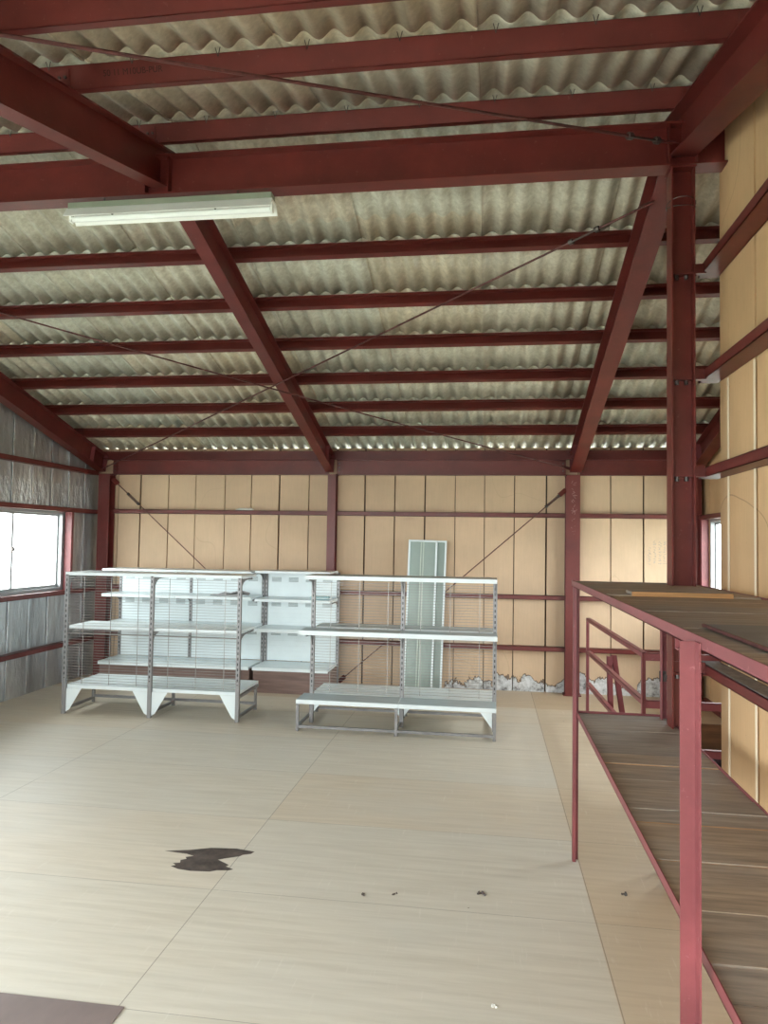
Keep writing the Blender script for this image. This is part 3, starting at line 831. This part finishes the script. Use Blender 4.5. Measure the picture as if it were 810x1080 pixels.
for y in (-0.315, 0.44):
    MB().box(-0.874+0.013, 0.018-0.013, y-0.011, y+0.011, 0.03, 0.052).build('base_rail', FRAME, t)
    MB().box(0.018+0.013, 0.872-0.013, y-0.011, y+0.011, 0.03, 0.052).build('base_rail', FRAME, t)
for x, s in ((-0.80, 1), (0.005, -1), (0.05, 1), (0.85, -1)):
    y = 0.0 if x < 0.8 else -0.3
    MB().prism([(x, y, 0.235), (x+s*0.10, y, 0.235), (x, y, 0.10)], (0, 0.003, 0)).build('corner_gusset', WHITE, t)

# -- left-hand wire-backed rack, seen from its back
t2 = thing('display_shelving', (-3.175, 6.58, 0), 'free-standing white wire-backed shelving seen from behind, near the silver wall window', 'shelving unit', 'wire-backed shelving on the floor')
xs = (-0.875, 0.0, 0.868)
for x in xs: upright(t2, x, 0, 1.34)
for x0, x1 in ((xs[0]+0.018, xs[1]-0.018), (xs[1]+0.018, xs[2]-0.018)):
    wire_panel(t2, x0, x1, 0.002, 0.30, 1.31)
    shelf(t2, x0-0.017, x1+0.017, 0.02, 0.62, 0.272, 0.032, WHITE)
    shelf(t2, x0-0.017, x1+0.017, 0.02, 0.46, 0.842, 0.030, WHITE)
    MB().rod((x0, 0.0, 0.775), (x1, 0.0, 0.775), 0.0055, 6).build('cross_bar', WIRE, t2)
shelf(t2, -0.893, 0.886, -0.015, 0.42, 1.362, 0.030, WHITE)
for x in xs:
    arm(t2, x, 0.018, 0.811, 1, 0.38, 0.11); arm(t2, x, 0.018, 1.330, 1, 0.34, 0.13)
    l = MB(); l.box(x-0.0125, x+0.0125, 0.52, 0.545, 0.012, 0.24); l.rod((x, 0.5325, 0), (x, 0.5325, 0.014), 0.018, 10); l.build('leg', FRAME, t2)
    MB().box(x-0.011, x+0.011, 0.018, 0.52, 0.03, 0.054).build('base_rail', FRAME, t2)
    MB().box(x-0.011, x+0.011, 0.018, 0.60, 0.215, 0.238).build('base_rail', FRAME, t2)
for a, b_ in ((xs[0], xs[1]), (xs[1], xs[2])):
    MB().box(a+0.0125, b_-0.0125, 0.521, 0.544, 0.05, 0.074).build('base_rail', FRAME, t2)
    for x, s in ((a+0.02, 1), (b_-0.02, -1)):
        MB().prism([(x, 0.0, 0.243), (x+s*0.155, 0.0, 0.243), (x+s*0.035, 0.0, 0.04), (x, 0.0, 0.02)], (0, 0.003, 0)).build('corner_gusset', WHITE, t2)

# -- white wall shelving with slotted backs
def wall_unit(x0, n, bay, label, shelves, group):
    W = n*bay
    t = thing('wall_shelving', (x0+W/2, 8.36, 0), label, 'shelving unit', group)
    for k in range(n+1):
        x = -W/2 + k*bay; u_ = MB().box(-0.016, 0.016, -0.02, 0.02, 0, 1.33).build('upright', SLOT, t); u_.location = (x, 0, 0)
    for k in range(n):
        a = -W/2 + k*bay + 0.02; b_ = a + bay - 0.04
        rows = ((0.33, 0.60), (0.60, 0.665), (0.665, 0.90), (0.90, 0.965), (0.965, 1.20), (1.20, 1.31))
        p = MB()
        rws = ((0.29, 0.69), (0.695, 1.03), (1.035, 1.32))
        for z0, z1 in rws:
            p.box(a, b_, -0.012, 0.0, z0, z1)
            for fz in (0.12, 0.27, 0.42, 0.57): p.box(a+0.005, b_-0.005, -0.016, -0.012, z0+(z1-z0)*fz, z0+(z1-z0)*fz+0.006)
        o = p.build('back_panel', WHITE, t)
        s = MB()
        for z0, z1 in rws:
            for g_ in range(4):
                gx = a + 0.045 + g_*(b_-a-0.21)/3
                for q in range(4):
                    s.box(gx, gx+0.115, -0.0135, -0.0125, z1-0.105+q*0.014, z1-0.105+q*0.014+0.008)
        s.build('vent_slots', GRILLE, o)
        for (z, d, th) in shelves:
            shelf(t, a-0.018, b_+0.018, -d, -0.022, z, th, WHITE)
        shelf(t, a-0.018, b_+0.018, -0.50, -0.022, 0.285, 0.035, WHITE)
        MB().box(a-0.018, b_+0.018, -0.46, -0.445, 0, 0.25).build('plinth', PLINTH, t)
    for x in (-W/2, W/2-0.012):
        MB().box(x, x+0.012, -0.445, -0.02, 0, 0.25).build('side_board', PLINTH, t)
    for k in range(n+1):
        x = -W/2 + k*bay
        for (z, d, th) in shelves: arm(t, x, -0.02, z-th, -1, d*0.85, 0.10)
    return t
wall_unit(-4.44, 2, 0.90, 'wide white wall shelving with slotted back panels, standing behind a wire-backed unit',
          ((1.345, 0.46, 0.022), (1.055, 0.46, 0.030), (0.72, 0.46, 0.030)), 'white slotted shelving at the back wall')
wall_unit(-2.60, 1, 0.865, 'narrow white wall shelving with slotted back panels beside the slim middle post',
          ((1.355, 0.46, 0.026), (1.04, 0.46, 0.030), (0.705, 0.46, 0.034)), 'white slotted shelving at the back wall')

# loose shelf arms lying on the top inner shelf of the wide unit
t = thing('loose_shelf_arms', (-2.83, 8.0, 1.056), 'dark loose shelf arms lying on the end of the wide white slotted shelving', 'shelf arms')
for dx, dz, L in ((-0.16, 0.0, 0.34), (-0.02, 0.012, 0.30), (0.03, 0.024, 0.22)):
    MB().prism([(dx-L/2, 0, dz+0.004), (dx+L/2, 0, dz), (dx+L/2, 0, dz+0.020), (dx, 0, dz+0.046), (dx-L/4, 0, dz+0.018), (dx-L/2, 0, dz+0.010)], (0, 0.012, 0)).build('arm', FRAME, t)
tag(MB().box(-1.98, -1.77, 7.97, 8.08, 1.0415, 1.08).build('plastic_tray', simple('pale_teal_plastic', (0.35, 0.52, 0.54), 0.4, 0, 0.1, 5), None, bevel=0.01), 'small pale teal tray lying on the narrow white slotted shelving', 'tray')

# ------------------------------------------------------------------ long panels leaning on the back wall
def panel(x0, dx, y, w, label):
    H = 1.73
    t = thing('shelf_panel', (x0, y, 0), label, 'panel', 'long grey panels leaning at the back wall')
    lean = Vector((dx, 0.16, H)); u_ = Vector((1, 0, -dx/H)); ax = lean.normalized(); n_ = u_.normalized().cross(ax)
    q = lean
    fr_ = [(0, 0.016, -0.03, 0), (w-0.016, w, -0.03, 0)]
    MB().prof((0, 0, 0), q, u_, n_, [(0, 0.02, 0, 0.035), (w-0.02, w, 0, 0.035)]).build('edge_flange', WHITE, t)
    MB().prof((0, 0, 0), q, u_, n_, [(0.02, w-0.02, 0, 0.004)]).build('sheet', GREEN_RECESS, t)
    MB().prof((0, 0, 0), q, u_, n_, [(w*0.42, w*0.46, 0.004, 0.020), (w*0.50, w*0.54, 0.004, 0.012)]).build('stiffening_rib', simple('pale_green_rib_%d' % int(x0*100), (0.50, 0.57, 0.50), 0.4, 0, 0.05, 5), t)
    MB().prof(q-ax*0.02, q, u_, n_, [(0.02, w-0.02, 0.004, 0.035)]).prof((0, 0, 0), ax*0.02, u_, n_, [(0.02, w-0.02, 0.004, 0.035)]).build('end_lip', WHITE, t)
    return t
panel(-0.955, 0.03, 8.31, 0.335, 'long grey green metal panel leaning upright on the back wall, the front one')
panel(-0.905, 0.035, 8.355, 0.385, 'long grey green metal panel leaning upright, just behind the front one')

# white rag on the top rail
bm = bmesh.new(); bmesh.ops.create_icosphere(bm, subdivisions=3, radius=1.0)
for v_ in bm.verts:
    k = 1 + 0.25*math.sin(9*v_.co.x+3*v_.co.z) * math.cos(7*v_.co.y)
    v_.co = Vector((v_.co.x*0.11*k, v_.co.y*0.04*k, max(0, (v_.co.z+0.6))*0.017*k))
bmesh.ops.translate(bm, verts=bm.verts, vec=(-2.97, 8.575, 2.061)); mb = MB(); mb.bm.free(); mb.bm = bm; tag(mb.build('crumpled_wrapper', PAPER), 'small white crumpled wrapper lying on the top rail of the back wall', 'wrapper')

# ------------------------------------------------------------------ plank rack on the right
t = thing('plank_rack', (0.70, 2.25, 0), 'long two-deck rack of red angle iron with weathered planks along the ochre wall', 'rack')
def lx(x): return x-0.70
def ly(y): return y-2.25
A = 0.035
def angle_post(x, y, sx, sy, h):
    p = MB()
    x0, x1 = sorted((x, x+sx*A)); p.box(lx(x0), lx(x1), ly(y)-0.002, ly(y)+0.002, 0, h)
    y0, y1 = sorted((y, y+sy*A)); p.box(lx(x)-0.002, lx(x)+0.002, ly(y0), ly(y1), 0, h)
    return p
p = MB(); p.box(lx(0.460), lx(0.463), ly(4.085), ly(4.12), 0, 1.475); p.box(lx(0.463), lx(0.493), ly(4.117), ly(4.12), 0, 1.475); p.box(lx(0.46), lx(0.478), ly(4.083), ly(4.086), 0, 1.475); p.build('post', REDP, t)
p = MB(); p.box(lx(0.419), lx(0.4545), ly(1.69), ly(1.694), 0, 1.492); p.box(lx(0.4505), lx(0.4545), ly(1.658), ly(1.69), 0, 1.492); p.build('post', REDP, t)
p = MB(); p.box(lx(0.4585), lx(0.4965), ly(0.10), ly(0.104), 0, 1.47); p.box(lx(0.4925), lx(0.4965), ly(0.066), ly(0.10), 0, 1.47); p.build('post', REDP, t)
p = MB(); p.box(lx(0.906), lx(0.940), ly(4.06), ly(4.064), 0, 1.47); p.box(lx(0.906), lx(0.910), ly(4.02), ly(4.06), 0, 1.47); o = p.build('post', REDP, t)
q = MB(); bolt(q, (lx(0.93), ly(4.06), 1.01), (0, -1, 0), 0.013, 0.02); q.box(lx(0.90), lx(0.935), ly(4.05), ly(4.056), 0.985, 1.04); q.build('clamp', STEEL, o)
for yy in (1.885, 0.10):
    p = MB(); p.box(lx(1.02), lx(1.055), ly(yy), ly(yy)+0.004, 0, 1.47); p.box(lx(1.051), lx(1.055), ly(yy)-0.035, ly(yy), 0, 1.47); p.build('post', REDP, t)
def rail_angle(x, z, sx, y0, y1, leg=0.03, tz=0.03, name='side_rail'):
    p = MB(); x0, x1 = sorted((x, x+sx*0.003)); p.box(lx(x0), lx(x1), ly(y0), ly(y1), z-tz, z)
    x0, x1 = sorted((x, x+sx*leg)); p.box(lx(x0), lx(x1), ly(y0), ly(y1), z-tz, z-tz+0.003)
    return p.build(name, REDP, t)
rail_angle(0.455, 1.506, 1, 0.06, 4.14, 0.035, 0.030)
rail_angle(1.065, 1.506, -1, 0.06, 4.05, 0.035, 0.030)
rail_angle(0.480, 0.802, 1, 0.06, 4.12, 0.03, 0.030)
rail_angle(0.948, 0.800, -1, 0.06, 4.10, 0.03, 0.030)
for y, z, x0, x1 in ((4.125, 1.503, 0.458, 1.065), (2.98, 1.475, 0.60, 1.0), (4.105, 0.80, 0.483, 0.945), (1.90, 1.475, 0.46, 1.06), (1.90, 0.77, 0.483, 0.945)):
    p = MB(); p.box(lx(x0), lx(x1), ly(y), ly(y)+0.003, z-0.028, z); p.box(lx(x0), lx(x1), ly(y)-0.03, ly(y), z-0.028, z-0.025); p.build('cross_rail', REDP, t)
cuts = [4.095, 3.95, 3.75, 3.484, 3.33, 3.19, 2.99, 2.80, 2.66, 2.54, 2.39, 2.243, 2.09, 1.95, 1.83, 1.713, 1.575, 1.42, 1.25, 1.06, 0.87, 0.67, 0.47, 0.27, 0.08]
rg = random.Random(3)
for i in range(len(cuts)-1):
    y1, y0 = cuts[i], cuts[i+1]; g = 0.006 if (y1 in (3.484, 3.19, 2.54, 2.243, 1.713, 1.575, 2.80)) else 0.0015
    MB().box(lx(0.484), lx(0.944), ly(y0)+0.001, ly(y1)-g, 0.7735, 0.791+rg.uniform(-0.002, 0.003)).build('plank', PLANK, t)
    if y1 in (2.54, 3.19, 2.243):
        MB().box(lx(0.486), lx(0.942), ly(y1)-0.0055, ly(y1)-0.001, 0.7735, 0.7905).build('raw_edge', RAWW, t)
tc_ = [4.115, 3.90, 3.66, 3.42, 3.22, 3.045]
for i in range(len(tc_)-1):
    o = MB().box(lx(0.46), lx(1.06), ly(tc_[i+1])+0.001, ly(tc_[i])-0.001, 1.480, 1.503+rg.uniform(-0.001, 0.001)).build('plank', PLANK, t)
MB().box(lx(0.57), lx(0.955), ly(3.037), ly(3.043), 1.484, 1.5165).build('raw_edge', RAWW, t)
MB().box(lx(0.57), lx(0.955), ly(3.0435), ly(3.16), 1.5045, 1.516).build('plank', PLANK, t)
tc_ = [3.015, 2.80, 2.58, 2.36, 2.13, 1.90, 1.70, 1.48, 1.25, 1.02, 0.78, 0.55, 0.32, 0.08]
for i in range(len(tc_)-1):
    MB().box(lx(0.46), lx(1.06), ly(tc_[i+1])+0.0015, ly(tc_[i])-0.0015, 1.480, 1.499+rg.uniform(-0.001, 0.001)).build('plank', PLANK, t)
t = thing('metal_plate', (0.80, 1.35, 1.5035), 'dark grey plate with rusty edges lying on the upper deck of the plank rack', 'plate')
MB().box(-0.27, 0.26, -0.55, 0.555, 0, 0.006).build('plate', RUBBER, t, bevel=0.001)
MB().box(-0.276, -0.2705, -0.55, 0.555, 0, 0.007).build('rusty_edge', ROD, t)

# ------------------------------------------------------------------ stair railing
t = thing('stair_railing', (0.96, 6.1, 0), 'low red angle iron railing around the stair opening, behind the plank rack', 'railing')
def sx_(x): return x-0.96
def sy_(y): return y-6.1
for (x, y) in ((0.935, 7.25), (1.0, 5.02), (2.25, 5.02)):
    p = MB(); p.box(sx_(x), sx_(x)+0.03, sy_(y), sy_(y)+0.004, 0, 1.0); p.box(sx_(x), sx_(x)+0.004, sy_(y)-0.03, sy_(y), 0, 1.0); p.build('post', REDP, t)
for z in (1.0, 0.69, 0.385):
    mat = REDP
    p = MB(); p.prof((sx_(0.938), sy_(7.25), z), (sx_(1.003), sy_(5.02), z), (1, 0, 0), (0, 0, 1), [(0, 0.004, -0.032, 0), (0, 0.038, -0.004, 0)]); p.build('rail', mat, t)
    p = MB(); p.prof((sx_(1.03), sy_(5.02), z-0.004), (sx_(2.25), sy_(5.02), z-0.004), (0, 1, 0), (0, 0, 1), [(0, 0.004, -0.05, 0), (0, 0.035, -0.004, 0)]); p.build('rail', mat, t)
# loose bars standing beside the stair
for (a, b_, lb) in (((1.035, 6.52, 0.0), (1.005, 6.45, 0.755), 'short upright red bar standing behind the stair railing'),
                    ((1.175, 6.62, 0.0), (1.05, 6.50, 0.76), 'short leaning red bar resting against the upright bar behind the stair railing')):
    a, b_ = Vector(a), Vector(b_)
    tag(MB().prof(a, b_, (1, 0, 0), (0, 1, 0), [(0, 0.045, 0, 0.006), (0, 0.006, 0, 0.04)]).build('loose_bar', REDP), lb, 'steel bar', 'loose red bars behind the stair railing')

# timber stairs going down
t = thing('timber_stairs', (1.71, 7.4, -3.0), 'dark brown timber stairs going down in the opening behind the tall column', 'stairs')
n = 12
for k in range(n):
    zt = 3.0 - 0.24*(k+1) + 0.0
    MB().box(-0.60, 0.60, -0.22*(k+1)-0.02, -0.22*k, zt-0.035, zt).build('tread', STAIRW, t)
for x in (-0.64, 0.60):
    MB().prism([(x, 0.0, 2.95), (x, 0.0, 2.68), (x, -0.22*n, 2.68-0.24*n), (x, -0.22*n, 3.0-0.24*n)], (0.04, 0, 0)).build('stringer', STAIRW, t)
MB().box(OPEN[0]-1.71, 2.30-1.71, 0.01, 0.045, 2.80, 2.999).build('trimmer_board', STAIRW, t)
# dark clothes bundle
bm = bmesh.new(); bmesh.ops.create_icosphere(bm, subdivisions=4, radius=1.0)
for v_ in bm.verts:
    c_ = v_.co; k = 1 + 0.14*math.sin(7*c_.x+2)*math.cos(6*c_.z) + 0.09*math.sin(15*c_.y+5*c_.z)
    v_.co = Vector((c_.x*0.20*k, c_.y*0.09*k, (c_.z+0.85)*0.13*k if c_.z > -0.85 else 0))
bmesh.ops.translate(bm, verts=bm.verts, vec=(2.08, 7.06, -0.479)); mb = MB(); mb.bm.free(); mb.bm = bm; tag(mb.build('cloth_bundle', CLOTH, smooth=True), 'dark maroon and black cloth bundle lying on the stairs behind the tall column', 'cloth bundle')

# ------------------------------------------------------------------ on the floor
st = [(-1.73,3.825),(-1.60,3.86),(-1.50,3.905),(-1.36,3.92),(-1.25,3.90),(-1.26,3.87),(-1.30,3.85),(-1.31,3.83),(-1.38,3.79),(-1.41,3.77),(-1.37,3.745),(-1.33,3.72),(-1.34,3.70),(-1.29,3.675),
      (-1.31,3.66),(-1.37,3.65),(-1.40,3.63),(-1.50,3.62),(-1.57,3.63),(-1.62,3.655),(-1.60,3.67),(-1.625,3.69),(-1.59,3.70),(-1.60,3.73),(-1.575,3.75),(-1.59,3.77),(-1.55,3.79),(-1.60,3.81),(-1.66,3.815)]
sm = MB().prism([(x, y, 0.0004) for x, y in st], (0, 0, 0.0006)).build('floor_stain', STAIN)
tag(sm, 'dark wet-looking torn patch in the pale plywood floor', 'stain')
tag(MB().box(-3.11, -1.29, 1.35, 2.545, 0.0005, 0.0045).build('hardboard_sheet', BROWNB), 'grey brown hardboard sheet lying flat on the pale plywood floor', 'board')
for (x, y, r, lb) in ((-0.02, 3.64, 0.016, 'dark clump of dirt on the plywood, biggest bit in the middle of the floor'), (0.676, 3.75, 0.016, 'small dark clump of dirt on the floor near the rack post'),
                  (-0.583, 3.525, 0.009, 'tiny dark speck on the floor, one nearer the wet patch'), (-0.432, 3.561, 0.009, 'tiny dark speck on the floor, one farther from the wet patch'), (0.03, 2.774, 0.010, 'tiny pale chip on the floor, nearest bit of dirt')):
    mb = MB()
    for k in range(6):
        a = random.uniform(0, 2*PI); d = random.uniform(0, r*1.3)
        mb.rod((x+d*math.cos(a), y+d*math.sin(a)*1.0, 0.0), (x+d*math.cos(a)+random.uniform(-r, r), y+d*math.sin(a)+random.uniform(-r, r), 0.004), r*0.35, 6)
    o = mb.build('dirt_clump', PAPER if 'pale' in lb else STAIN); tag(o, lb, 'debris', 'bits of dirt on the floor')
# pencil strokes on a back wall board behind the rack
wb = bpy.data.objects['wall_back']; pm = MB(); rg2 = random.Random(11)
for x in (1.80, 1.86, 1.915, 1.965):
    z = 1.74 if x > 1.82 else 1.68
    while z > 1.48:
        for k in range(2):
            a = rg2.uniform(-0.9, 0.9); l_ = rg2.uniform(0.012, 0.03); xx = x + rg2.uniform(-0.012, 0.008)
            pm.prof((xx, 8.624, z), (xx+l_*math.cos(a), 8.624, z+l_*math.sin(a)), (0, -1, 0), (-math.sin(a), 0, math.cos(a)), [(0, 0.0008, -0.002, 0.002)])
        z -= 0.026
o = pm.build('pencil_marks', PENCIL); mw = o.location.copy(); o.parent = wb; o.location = mw - wb.location
